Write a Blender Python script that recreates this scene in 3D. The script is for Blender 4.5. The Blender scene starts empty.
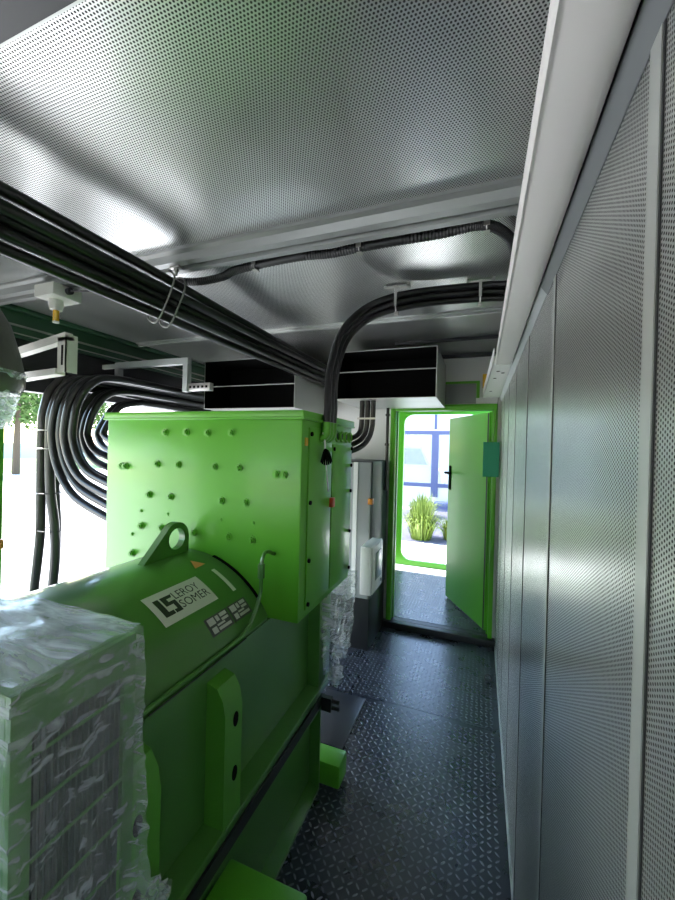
import bpy, bmesh, math, random
from mathutils import Vector, Matrix, noise
random.seed(7)
scene = bpy.context.scene
C = scene.collection
PI = math.pi

# ------------------------------------------------------------------ materials
MATS = {}
def new_mat(name):
    m = bpy.data.materials.new(name); m.use_nodes = True
    return m, m.node_tree.nodes, m.node_tree.links, m.node_tree.nodes['Principled BSDF']
def simple(name, col, rough=.5, metal=0., bump=0., bscale=60., spec=.5, coat=0., var=0.):
    m, N, L, B = new_mat(name)
    B.inputs['Base Color'].default_value = (*col, 1)
    B.inputs['Roughness'].default_value = rough
    B.inputs['Metallic'].default_value = metal
    B.inputs['Specular IOR Level'].default_value = spec
    B.inputs['Coat Weight'].default_value = coat
    B.inputs['Coat Roughness'].default_value = .12
    if bump or var:
        tc = N.new('ShaderNodeTexCoord'); nz = N.new('ShaderNodeTexNoise')
        nz.inputs['Scale'].default_value = bscale; nz.inputs['Detail'].default_value = 3
        L.new(tc.outputs['Object'], nz.inputs['Vector'])
        if bump:
            bp = N.new('ShaderNodeBump'); bp.inputs['Strength'].default_value = bump; bp.inputs['Distance'].default_value = .01
            L.new(nz.outputs['Fac'], bp.inputs['Height']); L.new(bp.outputs['Normal'], B.inputs['Normal'])
        if var:
            n2 = N.new('ShaderNodeTexNoise'); n2.inputs['Scale'].default_value = 4; n2.inputs['Detail'].default_value = 6
            L.new(tc.outputs['Object'], n2.inputs['Vector'])
            mr = N.new('ShaderNodeMapRange'); mr.inputs['To Min'].default_value = max(.02, rough - var); mr.inputs['To Max'].default_value = rough + var
            L.new(n2.outputs['Fac'], mr.inputs['Value']); L.new(mr.outputs['Result'], B.inputs['Roughness'])
    MATS[name] = m
    return m

def perforated(name, ua, va, pitch=.008, hole=.0024, col=(.66, .665, .65), metal=.85, rough=.29):
    """sheet metal with round holes in a staggered grid; ua, va: the two axes (0,1,2) lying in the sheet"""
    m, N, L, B = new_mat(name)
    tc = N.new('ShaderNodeTexCoord'); sep = N.new('ShaderNodeSeparateXYZ'); L.new(tc.outputs['Object'], sep.inputs[0])
    comb = N.new('ShaderNodeCombineXYZ'); L.new(sep.outputs[ua], comb.inputs[0]); L.new(sep.outputs[va], comb.inputs[1])
    cell = (pitch, pitch * math.sqrt(3), 1)
    def lattice(off):
        a = N.new('ShaderNodeVectorMath'); a.operation = 'DIVIDE'; a.inputs[1].default_value = cell; L.new(comb.outputs[0], a.inputs[0])
        b = N.new('ShaderNodeVectorMath'); b.operation = 'ADD'; b.inputs[1].default_value = (off, off, 0); L.new(a.outputs[0], b.inputs[0])
        f = N.new('ShaderNodeVectorMath'); f.operation = 'FRACTION'; L.new(b.outputs[0], f.inputs[0])
        s = N.new('ShaderNodeVectorMath'); s.operation = 'SUBTRACT'; s.inputs[1].default_value = (.5, .5, 0); L.new(f.outputs[0], s.inputs[0])
        k = N.new('ShaderNodeVectorMath'); k.operation = 'MULTIPLY'; k.inputs[1].default_value = (cell[0], cell[1], 0); L.new(s.outputs[0], k.inputs[0])
        g = N.new('ShaderNodeVectorMath'); g.operation = 'LENGTH'; L.new(k.outputs[0], g.inputs[0])
        return g.outputs['Value']
    mn = N.new('ShaderNodeMath'); mn.operation = 'MINIMUM'; L.new(lattice(0), mn.inputs[0]); L.new(lattice(.5), mn.inputs[1])
    mr = N.new('ShaderNodeMapRange'); mr.inputs['From Min'].default_value = hole * .9; mr.inputs['From Max'].default_value = hole * 1.1
    L.new(mn.outputs[0], mr.inputs['Value'])
    mx = N.new('ShaderNodeMix'); mx.data_type = 'RGBA'; mx.inputs[6].default_value = (.012, .013, .013, 1)
    L.new(mr.outputs['Result'], mx.inputs[0])
    nz = N.new('ShaderNodeTexNoise'); nz.inputs['Scale'].default_value = 2.2; nz.inputs['Detail'].default_value = 5; L.new(tc.outputs['Object'], nz.inputs['Vector'])
    cr = N.new('ShaderNodeMix'); cr.data_type = 'RGBA'
    cr.inputs[6].default_value = (*[c * .93 for c in col], 1); cr.inputs[7].default_value = (*[c * 1.07 for c in col], 1)
    L.new(nz.outputs['Fac'], cr.inputs[0]); L.new(cr.outputs[2], mx.inputs[7]); L.new(mx.outputs[2], B.inputs['Base Color'])
    me = N.new('ShaderNodeMath'); me.operation = 'MULTIPLY'; me.inputs[1].default_value = metal; L.new(mr.outputs['Result'], me.inputs[0]); L.new(me.outputs[0], B.inputs['Metallic'])
    ro = N.new('ShaderNodeMapRange'); ro.inputs['To Min'].default_value = .95; ro.inputs['To Max'].default_value = rough
    L.new(mr.outputs['Result'], ro.inputs['Value']); L.new(ro.outputs['Result'], B.inputs['Roughness'])
    n3 = N.new('ShaderNodeTexNoise'); n3.inputs['Scale'].default_value = 3.0; n3.inputs['Detail'].default_value = 1; L.new(tc.outputs['Object'], n3.inputs['Vector'])
    bp = N.new('ShaderNodeBump'); bp.inputs['Strength'].default_value = .25; bp.inputs['Distance'].default_value = .03
    L.new(n3.outputs['Fac'], bp.inputs['Height']); L.new(bp.outputs['Normal'], B.inputs['Normal'])
    MATS[name] = m
    return m

def tread_metal(name, col=(.013, .017, .029), rough=.27):
    m, N, L, B = new_mat(name)
    B.inputs['Base Color'].default_value = (*col, 1); B.inputs['Specular IOR Level'].default_value = .65
    tc = N.new('ShaderNodeTexCoord')
    nz = N.new('ShaderNodeTexNoise'); nz.inputs['Scale'].default_value = 9; nz.inputs['Detail'].default_value = 4; L.new(tc.outputs['Object'], nz.inputs['Vector'])
    rr = N.new('ShaderNodeMapRange'); rr.inputs['To Min'].default_value = rough - .04; rr.inputs['To Max'].default_value = rough + .06
    L.new(nz.outputs['Fac'], rr.inputs['Value']); L.new(rr.outputs['Result'], B.inputs['Roughness'])
    MATS[name] = m
    return m

def film(name, alpha=.2, tint=(.85, .88, .9), rough=.12):
    """thin clear film: streaky, partly see-through, glossy"""
    m, N, L, B = new_mat(name)
    B.inputs['Base Color'].default_value = (*tint, 1); B.inputs['Roughness'].default_value = rough; B.inputs['Specular IOR Level'].default_value = 1.0
    tc = N.new('ShaderNodeTexCoord')
    mp = N.new('ShaderNodeMapping'); mp.inputs['Rotation'].default_value = (.6, .35, .5); mp.inputs['Scale'].default_value = (5, 16, 34)
    L.new(tc.outputs['Object'], mp.inputs['Vector'])
    nz = N.new('ShaderNodeTexNoise'); nz.inputs['Scale'].default_value = 1.; nz.inputs['Detail'].default_value = 4; nz.inputs['Distortion'].default_value = 1.5
    L.new(mp.outputs[0], nz.inputs['Vector'])
    bp = N.new('ShaderNodeBump'); bp.inputs['Strength'].default_value = .5; bp.inputs['Distance'].default_value = .012
    L.new(nz.outputs['Fac'], bp.inputs['Height']); L.new(bp.outputs['Normal'], B.inputs['Normal'])
    am = N.new('ShaderNodeMapRange'); am.inputs['From Min'].default_value = .42; am.inputs['From Max'].default_value = .78
    am.inputs['To Min'].default_value = alpha * .55; am.inputs['To Max'].default_value = min(1, alpha * 2.6)
    L.new(nz.outputs['Fac'], am.inputs['Value']); L.new(am.outputs['Result'], B.inputs['Alpha'])
    MATS[name] = m
    return m

GREEN = simple('green_paint', (.095, .365, .022), .36, bump=.04, bscale=220, spec=.4, coat=.1)
SHADEGREEN = simple('shaded_green_paint', (.058, .185, .030), .34, bump=.04, bscale=200, coat=.6)  # box green darkened, mostly to carry the shade on alternator and base
DKGREEN = simple('dark_green_paint', (.03, .085, .045), .45)
CEIL = perforated('perforated_ceiling_sheet', 0, 1)
WALLP = perforated('perforated_wall_sheet', 2, 1, .0052, .00145)
TREAD = tread_metal('black_tread_plate')
TREADTOP = tread_metal('pale_tread_top', (.13, .14, .165), .25)  # tread tops lighter than the plate so the lozenges stand out
GALV = simple('galvanised_sheet', (.50, .51, .50), .38, .7, bump=.03, bscale=40, var=.08)
STRIP = simple('strip_metal', (.52, .53, .51), .4, .6)
ZINC = simple('zinc_steel', (.45, .44, .41), .4, .8)
GREYPAINT = simple('grey_paint', (.36, .37, .37), .5)
DKGREY = simple('dark_grey_paint', (.10, .105, .11), .5)
WHITE = simple('white_paint', (.78, .77, .74), .4)
BRACKETW = simple('white_bracket_paint', (.68, .66, .60), .5)
DIFFUSER = simple('opal_plastic', (.72, .675, .65), .35)
BLACK = simple('black_rubber', (.008, .008, .008), .28)
BLACKM = simple('matt_black', (.004, .004, .004), .9, spec=.1)
CORR = simple('corrugated_black_plastic', (.010, .010, .010), .5)
BLACKST = simple('black_steel', (.02, .02, .022), .45)
SEAL = simple('rubber_seal', (.01, .01, .012), .6)
PLATEW = simple('silver_label', (.60, .62, .52), .4)
INK = simple('black_ink', (.012, .014, .012), .5)
LABELG = simple('dark_label', (.06, .065, .055), .4)
LABELL = simple('pale_print', (.50, .50, .44), .5)
ORANGE = simple('orange_plastic', (.62, .22, .03), .4)
REDO = simple('red_plastic', (.55, .06, .02), .4)
WARN = simple('warning_orange', (.75, .28, .10), .5)
AMBER = simple('amber_plastic', (.70, .40, .03), .25)
TEAL = simple('teal_card', (.02, .27, .15), .5)
FILM = film('clear_film', .21)
FILMB = film('knotted_film', .27)
FILMT = film('pale_blue_film', .46, (.82, .87, .97))  # pale blue tint puts reflected daylight into the colour
CONC = simple('pale_paving', (.72, .70, .66), .8, bump=.1, bscale=12)
LAWN = simple('lawn_green', (.16, .30, .06), .9)
LEAF = simple('leaf_green', (.06, .12, .02), .6)
LEAFY = simple('grass_yellow_green', (.10, .15, .008), .6)
BARK = simple('bark', (.07, .05, .03), .9)
BLUEF = simple('blue_grey_frame', (.035, .05, .13), .5)
PANEW = simple('pale_window', (.55, .62, .68), .1)
VANW = simple('van_white', (.45, .47, .50), .3)
VANG = simple('van_window', (.04, .07, .10), .2)
CREAM = simple('pale_render', (.42, .43, .45), .7)
GRIMY = simple('grimy_film', (.09, .09, .08), .35, bump=.3, bscale=25)

# ------------------------------------------------------------------ mesh builder
def catmull(pts, n=8):
    P = [Vector(p) for p in pts]
    if len(P) < 3: return P
    Q = [P[0] * 2 - P[1]] + P + [P[-1] * 2 - P[-2]]
    out = []
    for i in range(1, len(Q) - 2):
        a, b, c, d = Q[i - 1], Q[i], Q[i + 1], Q[i + 2]
        for k in range(n):
            t = k / n
            out.append(.5 * ((2 * b) + (c - a) * t + (2 * a - 5 * b + 4 * c - d) * t * t + (3 * b - a - 3 * c + d) * t ** 3))
    out.append(P[-1])
    return out

class MB:
    def __init__(s): s.bm = bmesh.new()
    def box(s, x0, x1, y0, y1, z0, z1, bev=0.):
        vs = [s.bm.verts.new((x, y, z)) for x in (x0, x1) for y in (y0, y1) for z in (z0, z1)]
        fs = [(0, 1, 3, 2), (4, 6, 7, 5), (0, 4, 5, 1), (2, 3, 7, 6), (0, 2, 6, 4), (1, 5, 7, 3)]
        F = [s.bm.faces.new([vs[i] for i in f]) for f in fs]
        if bev:
            es = list({e for f in F for e in f.edges})
            bmesh.ops.bevel(s.bm, geom=es, offset=bev, segments=2, affect='EDGES', profile=.5)
        return s
    def prism(s, poly, axis, a, b):
        """poly: 2-D outline in the two other axes (in x,y,z order), extruded along axis from a to b"""
        def P(p, t):
            q = [p[0], p[1]]; q.insert(axis, t); return q
        A = [s.bm.verts.new(P(p, a)) for p in poly]; Bv = [s.bm.verts.new(P(p, b)) for p in poly]
        n = len(poly)
        for i in range(n): s.bm.faces.new((A[i], A[(i + 1) % n], Bv[(i + 1) % n], Bv[i]))
        s.bm.faces.new(A[::-1]); s.bm.faces.new(Bv)
        return s
    def ringplate(s, outer, inner, axis, a, b):
        """plate with a hole; outer and inner have the same number of points"""
        def P(p, t):
            q = [p[0], p[1]]; q.insert(axis, t); return q
        n = len(outer)
        O = [[s.bm.verts.new(P(p, t)) for p in outer] for t in (a, b)]
        I = [[s.bm.verts.new(P(p, t)) for p in inner] for t in (a, b)]
        for i in range(n):
            j = (i + 1) % n
            s.bm.faces.new((O[0][i], O[0][j], O[1][j], O[1][i])); s.bm.faces.new((I[0][j], I[0][i], I[1][i], I[1][j]))
            s.bm.faces.new((O[0][j], O[0][i], I[0][i], I[0][j])); s.bm.faces.new((O[1][i], O[1][j], I[1][j], I[1][i]))
        return s
    def tube(s, pts, r, seg=12, smooth=8, rf=None, cap=True):
        P = catmull(pts, smooth) if smooth else [Vector(p) for p in pts]
        n = len(P); T = []
        for i in range(n):
            t = (P[min(i + 1, n - 1)] - P[max(i - 1, 0)]); T.append(t.normalized())
        up = Vector((0, 0, 1)) if abs(T[0].z) < .9 else Vector((0, 1, 0))
        nrm = (up - T[0] * up.dot(T[0])).normalized(); rings = []
        for i in range(n):
            nrm = (nrm - T[i] * nrm.dot(T[i])).normalized(); bn = T[i].cross(nrm)
            rr = r if rf is None else rf(i / (n - 1), i)
            rings.append([s.bm.verts.new(P[i] + (nrm * math.cos(2 * PI * k / seg) + bn * math.sin(2 * PI * k / seg)) * rr) for k in range(seg)])
        for A, Bv in zip(rings, rings[1:]):
            for k in range(seg): s.bm.faces.new((A[k], A[(k + 1) % seg], Bv[(k + 1) % seg], Bv[k]))
        if cap: s.bm.faces.new(rings[0][::-1]); s.bm.faces.new(rings[-1])
        return s
    def cyl(s, a, b, r, seg=16, r2=None):
        r2 = r if r2 is None else r2
        return s.tube([a, b], r, seg, 0, rf=lambda t, i: r + (r2 - r) * t)
    def lathe(s, prof, cx, cy, seg=24):
        """prof: (radius, z) from the top down"""
        R = [[s.bm.verts.new((cx + r * math.cos(2 * PI * k / seg), cy + r * math.sin(2 * PI * k / seg), z)) for k in range(seg)] for r, z in prof]
        for A, Bv in zip(R, R[1:]):
            for k in range(seg): s.bm.faces.new((A[k], Bv[k], Bv[(k + 1) % seg], A[(k + 1) % seg]))
        s.bm.faces.new(R[0]); s.bm.faces.new(R[-1][::-1])
        return s
    def face(s, pts):
        s.bm.faces.new([s.bm.verts.new(p) for p in pts]); return s
    def build(s, name, mat, parent=None, smooth=35, base=False, recalc=True):
        if recalc: bmesh.ops.recalc_face_normals(s.bm, faces=s.bm.faces[:])
        me = bpy.data.meshes.new(name)
        off = Vector((0, 0, 0))
        root = parent
        while root is not None and root.parent is not None: root = root.parent
        if root is not None: off = root.location.copy()
        elif base:
            xs = [v.co for v in s.bm.verts]
            off = Vector(((min(v.x for v in xs) + max(v.x for v in xs)) / 2, (min(v.y for v in xs) + max(v.y for v in xs)) / 2, min(v.z for v in xs)))
        bmesh.ops.translate(s.bm, verts=s.bm.verts[:], vec=-off)
        s.bm.to_mesh(me); s.bm.free()
        me.materials.append(mat)
        if smooth:
            for p in me.polygons: p.use_smooth = True
            me.set_sharp_from_angle(angle=math.radians(smooth))
        o = bpy.data.objects.new(name, me); C.objects.link(o)
        if parent is not None: o.parent = parent
        elif base: o.location = off
        return o

def tag(o, label=None, cat=None, group=None, kind=None):
    if label: o['label'] = label
    if cat: o['category'] = cat
    if group: o['group'] = group
    if kind: o['kind'] = kind
    return o
def thing(name, label, cat, loc, group=None):
    o = bpy.data.objects.new(name, None); C.objects.link(o); o.location = loc; o.empty_display_size = .1
    return tag(o, label, cat, group)
def struct(name, mb, mat, label, cat, smooth=0):
    return tag(mb.build(name, mat, None, smooth), label, cat, None, 'structure')
def single(name, mb, mat, label, cat, group=None, smooth=35):
    return tag(mb.build(name, mat, None, smooth, base=True), label, cat, group)
def copy_part(o, parent, loc, rot=None):
    c = o.copy(); C.objects.link(c); c.parent = parent; c.location = Vector(loc) - parent_root_loc(parent)
    if rot: c.rotation_euler = rot
    return c
def parent_root_loc(p):
    while p.parent is not None: p = p.parent
    return p.location

def lozenges(m, x0, x1, y0, y1, z, pitch=.0275, h=.0019):
    """raised tread lozenges, turned by 90 degrees from cell to cell; second material slot"""
    la, lb = .0122, .0044
    for i in range(int((x1 - x0) / pitch)):
        for j in range(int((y1 - y0) / pitch)):
            cx_, cy_ = x0 + (i + .5) * pitch, y0 + (j + .5) * pitch
            a = PI / 4 if (i + j) % 2 else -PI / 4
            ca, sa = math.cos(a), math.sin(a)
            R0 = []; R1 = []
            for k_ in range(8):
                t = 2 * PI * k_ / 8
                u, v_ = math.copysign(abs(math.cos(t)) ** 1.25, math.cos(t)) * la, math.sin(t) * lb
                R0.append(m.bm.verts.new((cx_ + u * ca - v_ * sa, cy_ + u * sa + v_ * ca, z)))
                R1.append(m.bm.verts.new((cx_ + .55 * (u * ca - v_ * sa), cy_ + .55 * (u * sa + v_ * ca), z + h)))
            for k_ in range(8):
                f_ = m.bm.faces.new((R0[k_], R0[(k_ + 1) % 8], R1[(k_ + 1) % 8], R1[k_])); f_.material_index = 1
            f_ = m.bm.faces.new(R1); f_.material_index = 1
    return m
# ------------------------------------------------------------------ room shell
XR, XL, ZC, YE = .145, -2.70, 2.35, 3.30
YB = -2.60
m = MB()
m.box(XL - .05, XR + .03, YB, 2.287, -.06, 0); m.box(XL - .05, XR + .03, 2.291, YE, -.06, 0)
lozenges(m, -.96, XR - .006, .75, 2.285, 0); lozenges(m, -.96, XR - .006, 2.293, 3.23, 0)
struct('floor', m, TREAD, 'black tread plate walkway floor with one joint across', 'floor').data.materials.append(TREADTOP)
struct('floor_under', MB().box(XL - .05, XR + .03, YB, YE, -.40, -.062), BLACKST, 'black steel deck under the tread plate', 'floor')
struct('ceiling', MB().box(XL - .05, XR + .05, YB, YE + .05, ZC, ZC + .06), CEIL, 'perforated sheet metal ceiling above generator', 'ceiling')
struct('wall_right', MB().box(XR, XR + .06, YB, YE + .05, 0, ZC), WALLP, 'perforated sheet metal wall beside the walkway', 'wall')
struct('wall_rear_unseen', MB().box(XL - .05, XL + .25, YB - .06, YB, 0, ZC).box(XL + .25, -.75, YB - .06, YB, 2.2, ZC).box(XL + .25, -.75, YB - .06, YB, 0, .9).box(-.75, XR + .06, YB - .06, YB, 0, ZC), GREEN, 'unseen green rear wall with opening sized to limit fill light', 'wall')  # out of view; opening shaped to hold back light from behind
# end wall with the doorway
DX0, DX1, DZ1 = -.745, .120, 1.935
m = MB()
m.box(XL - .05, DX0, YE, YE + .06, 0, ZC); m.box(DX1, XR + .02, YE, YE + .06, 0, ZC); m.box(DX0, DX1, YE, YE + .06, DZ1, ZC)
struct('wall_end', m, simple('end_wall_grey', (.60, .60, .58), .5), 'pale grey end wall around the green doorway', 'wall')
# left wall: two wide openings between posts under a header
m = MB()
m.box(XL - .08, XL, YB, -.75, 0, ZC); m.box(XL - .08, XL, 2.95, YE + .05, 0, ZC)
m.box(XL - .08, XL, -.75, 2.95, 2.0, ZC)
struct('wall_left', m, BLACKST, 'dark wall with wide openings beyond generator', 'wall')
m = MB().box(XL - .06, XL + .06, -.75, 3.28, 2.18, 2.345, .004).box(XL - .02, XL + .10, -.75, 3.28, 2.325, 2.349, .003)
struct('trim_1', m, DKGREEN, 'dark green roof rail along the open side', 'trim', 35)
struct('trim_2', MB().box(XL + .061, XL + .072, -.75, 3.28, 2.235, 2.246).box(XL + .061, XL + .068, -.75, 3.28, 2.19, 2.196), ZINC, 'thin bright metal edge along the dark roof rail', 'trim')
struct('trim_3', MB().box(XL - .06, XL + .02, -.75, 3.28, 1.86, 2.0, .004), BLACKST, 'black lintel over the open side', 'trim', 35)
m = MB().box(XL - .07, XL + .02, 1.345, 1.425, 0, 1.86, .006)
struct('trim_4', m, GREEN, 'green post dividing the open side', 'trim', 35)
struct('trim_5', MB().box(XL - .07, XL + .02, -.05, .03, 0, 1.86, .006), GREEN, 'green post of the open side behind the camera', 'trim', 35)
# ceiling beams and cover strips
def rail_profile(y):
    return [(y, ZC), (y, ZC - .012), (y + .02, ZC - .018), (y + .028, ZC - .045), (y + .062, ZC - .045), (y + .068, ZC - .020),
            (y + .078, ZC - .020), (y + .084, ZC - .050), (y + .112, ZC - .050), (y + .118, ZC - .012), (y + .145, ZC - .008), (y + .145, ZC)]
m = MB().prism(rail_profile(1.205), 0, XL + .02, XR - .001)
struct('trim_6', m, simple('beam_grey', (.27, .275, .265), .42, .4), 'ribbed metal ceiling beam across the roof', 'trim')
struct('trim_7', MB().box(XL + .02, XR - .001, .447, .475, ZC - .006, ZC - .0005), STRIP, 'plain cover strip on ceiling sheet near the camera', 'trim')
struct('trim_8', MB().box(XL + .02, XR - .001, .30, .444, ZC - .05, ZC - .0005), BLACKST, 'dark ceiling beam overhead near the camera', 'trim')
struct('trim_9', MB().box(XL + .02, XR - .001, 2.262, 2.285, ZC - .008, ZC - .0005).box(XL + .02, XR - .001, 2.285, 2.305, ZC - .022, ZC - .0005), STRIP, 'ceiling sheet joint halfway along roof', 'trim')
struct('trim_10', MB().box(-.62, XR - .001, 2.80, 2.815, ZC - .022, ZC - .0005), BLACKST, 'dark ceiling joint above the ducts', 'trim')
struct('trim_11', MB().box(XL + .02, XR - .001, 3.275, 3.299, ZC - .03, ZC - .0005), BLACKST, 'dark joint where ceiling meets the end wall', 'trim')
# wall joints: a pale cover strip with a dark gap on its near side
k = 12
for y in (-.55, -.06, .417, .935, 1.425, 1.895, 2.365, 2.835):
    struct('trim_%d' % k, MB().box(XR - .0025, XR - .0002, y + .003, y + .028, .004, 1.945), STRIP, 'flat cover strip on perforated wall joint', 'trim')['group'] = 'wall cover strips'
    k += 1
    struct('trim_%d' % k, MB().box(XR - .0015, XR - .0002, y - .001, y + .0022, .004, 1.945), SEAL, 'dark gap beside a wall cover strip', 'trim')['group'] = 'wall joint gaps'
    k += 1
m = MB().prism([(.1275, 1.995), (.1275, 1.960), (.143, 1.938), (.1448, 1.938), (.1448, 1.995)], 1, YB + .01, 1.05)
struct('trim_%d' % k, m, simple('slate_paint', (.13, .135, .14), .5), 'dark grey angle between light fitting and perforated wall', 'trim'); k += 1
m = MB().prism([(.1275, 1.995), (.1275, 1.962), (.143, 1.944), (.1448, 1.944), (.1448, 1.995)], 1, 1.052, 3.2)
struct('trim_%d' % k, m, GREYPAINT, 'metal angle above the farther part of the perforated wall', 'trim'); k += 1
struct('baseboard_right', MB().box(XR - .006, XR - .0003, YB + .01, YE - .01, .0005, .02), STRIP, 'thin metal edge at the foot of the perforated wall', 'baseboard')
# green steel at the top of the end wall
m = MB().box(-.48, -.02, 3.285, 3.299, 2.105, 2.125).box(-.045, -.02, 3.285, 3.299, 1.985, 2.105).box(-.475, -.40, 3.278, 3.299, 2.125, 2.345)
struct('trim_%d' % k, m, GREEN, 'green steel angle on end wall above the door', 'trim'); k += 1
struct('trim_%d' % k, MB().box(-.474, -.046, 3.29, 3.2995, 1.94, 2.104), simple('plate_grey', (.22, .225, .225), .5), 'plain metal plate over the green doorway', 'trim'); k += 1
struct('trim_%d' % k, MB().box(-.86, XR - .002, 3.235, 3.298, .0005, .055, .004), BLACKST, 'black door sill step across the walkway', 'trim', 35); k += 1

# ------------------------------------------------------------------ door and vestibule
dr = thing('door_1', 'open green steel door in its green frame at walkway end', 'door', (-.3, 3.33, .06)); dr['kind'] = 'structure'
m = MB().box(DX0, -.700, 3.27, 3.365, .056, DZ1, .003).box(.088, DX1, 3.27, 3.365, .056, DZ1, .003).box(-.700, .088, 3.27, 3.365, 1.885, DZ1, .003)
m.box(-.712, -.690, 3.340, 3.3649, .056, 1.885).box(.076, .088, 3.340, 3.3649, .056, 1.885)
m.build('door_frame', GREEN, dr)
# leaf: hinged at (.083, 3.37), swung out into the vestibule
hx, hy = .082, 3.372
ang = math.atan2(3.967 - 3.351, -.26 - .086)
def leafpt(u, w): return (hx + math.cos(ang) * u - math.sin(ang) * w, hy + math.sin(ang) * u + math.cos(ang) * w)
LW = .745
m = MB()
m.prism([leafpt(0, -.02), leafpt(LW, -.02), leafpt(LW, .02), leafpt(0, .02)], 2, .075, 1.875)
leaf = m.build('door_leaf', GREEN, dr, 0)
m = MB()
m.prism([leafpt(.012, .0205), leafpt(.03, .0205), leafpt(.03, .022), leafpt(.012, .022)], 2, .08, 1.87)
m.build('edge_seal', SEAL, leaf, 0)
m = MB()
p = leafpt(LW - .06, .021); p2 = leafpt(LW - .02, .021); q = leafpt(LW - .06, .027); q2 = leafpt(LW - .02, .027)
m.prism([p, p2, q2, q], 2, 1.16, 1.40)
a = leafpt(LW - .04, .026); b = leafpt(LW - .04, .075); c = leafpt(LW - .16, .075)
m.tube([(*a, 1.33), (*b, 1.33), (*c, 1.33)], .011, 10, 0)
m.build('door_handle', BLACKM, leaf)
m = MB()
for z in (.35, 1.0, 1.6): m.cyl((hx + .012, hy - .004, z), (hx + .012, hy - .004, z + .09), .009, 10)
m.build('hinge', GREEN, dr)
struct('floor_vestibule', lozenges(MB().box(-1.4, .4, YE + .06, 4.90, -.40, .058), -1.2, .2, YE + .08, 4.88, .058), TREAD, 'tread plate floor beyond the green door', 'floor').data.materials.append(TREADTOP)
struct('floor_sun_strip', MB().box(-1.4, .4, 4.655, 4.899, .0585, .061), CREAM, 'pale plate added for the sunlit strip at the outer opening', 'floor')  # pale plate laid on the floor to stand for the strip of sun
struct('floor_sill', MB().box(DX0, DX1, 3.30, 3.37, 0, .0555), BLACKST, 'black plate under the doorway', 'floor')
m = MB().box(-1.45, -1.40, YE + .06, 4.64, -.02, 2.3)
struct('wall_vestibule_left', m, GREEN, 'unseen green vestibule side wall cut short for a sun strip', 'wall')  # out of view; stops short so sun crosses the vestibule floor
struct('wall_vestibule_right', MB().box(.40, .45, YE + .06, 4.90, -.02, 2.3), GREEN, 'green side wall behind the open door', 'wall')
struct('ceiling_vestibule_shade', MB().box(-1.45, -.17, YE + .06, 4.95, 2.3, 2.34), GREYPAINT, 'unseen grey part roof added to shade the open door', 'ceiling')  # out of view; covers just enough to keep sun off the leaf
# outer wall with a round-cornered opening
ox0, ox1, oz0, oz1 = -1.45, .45, -.02, 2.30
ix0, ix1, iz0, iz1, rc = -.935, -.02, .125, 2.005, .12
def rounded(x0, x1, z0, z1, r, n=8):
    pts = []
    for cx, cz, a0 in ((x1 - r, z1 - r, 0), (x0 + r, z1 - r, 90), (x0 + r, z0 + r, 180), (x1 - r, z0 + r, 270)):
        for i in range(n + 1):
            a = math.radians(a0 + 90 * i / n); pts.append((cx + r * math.cos(a), cz + r * math.sin(a)))
    return pts
inner = rounded(ix0, ix1, iz0, iz1, rc)
outer = rounded(ox0, ox1, oz0, oz1, .002)
struct('wall_outer', MB().ringplate(outer, inner, 1, 4.90, 4.95), GREEN, 'green outer wall with round-cornered opening to the daylight', 'wall')

# ------------------------------------------------------------------ outdoors
struct('ground', MB().box(-60, 30, -30, 40, -.55, -.40), CONC, 'pale sunlit paving outside', 'ground')
struct('ground_lawn', MB().box(-45, -26, 6, 40, -.40, -.37), LAWN, 'strip of lawn beyond the paving', 'ground')
def leaf_cloud(name, blobs, n, size, mat, parent):
    m = MB()
    for i in range(n):
        c, r = random.choice(blobs)
        d = Vector((random.gauss(0, 1), random.gauss(0, 1), random.gauss(0, 1))).normalized() * (random.random() ** .4)
        p = Vector((c[0] + d.x * r[0], c[1] + d.y * r[1], c[2] + d.z * r[2]))
        a = Vector((random.uniform(-1, 1), random.uniform(-1, 1), random.uniform(-1, 1))).normalized()
        b = a.orthogonal().normalized()
        s = size * random.uniform(.6, 1.4)
        m.face([p - a * s, p + b * s * .45, p + a * s, p - b * s * .45])
    return m.build(name, mat, parent, 0, recalc=False)
def tree(x, y, h, label, rx):
    t = thing('tree', label, 'tree', (x, y, -.4), 'trees across the paving')
    MB().tube([(x, y, -.4), (x + .05, y, h * .3), (x - .05, y + .1, h * .6)], .16, 10, 6, rf=lambda t_, i: .2 - .1 * t_).build('trunk', BARK, t)
    bl = [((x + random.uniform(-.6, .6) * rx, y + random.uniform(-.6, .6) * rx, h * .68 + random.uniform(-.3, .35) * h * .5), (rx * .6, rx * .6, h * .22)) for _ in range(9)]
    leaf_cloud('foliage', bl, 4200, .16, LEAF, t)
tree(-24.5, 13.6, 6.2, 'leafy green tree seen between green post and black cables', 2.6)
tree(-30.5, 21.5, 6.6, 'leafy tree standing behind the nearer tree by the open side', 3.0)
struct('garden_wall', MB().box(-46, -45.6, 2, 45, -.4, 1.2), CREAM, 'low pale wall far beyond the lawn', 'wall')
single('bollard', MB().box(-18.2, -18.0, 10.9, 11.1, -.4, .95, .02), simple('yellowish_post', (.65, .52, .25), .6), 'yellowish square post on the paving near lawn', 'post')
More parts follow.
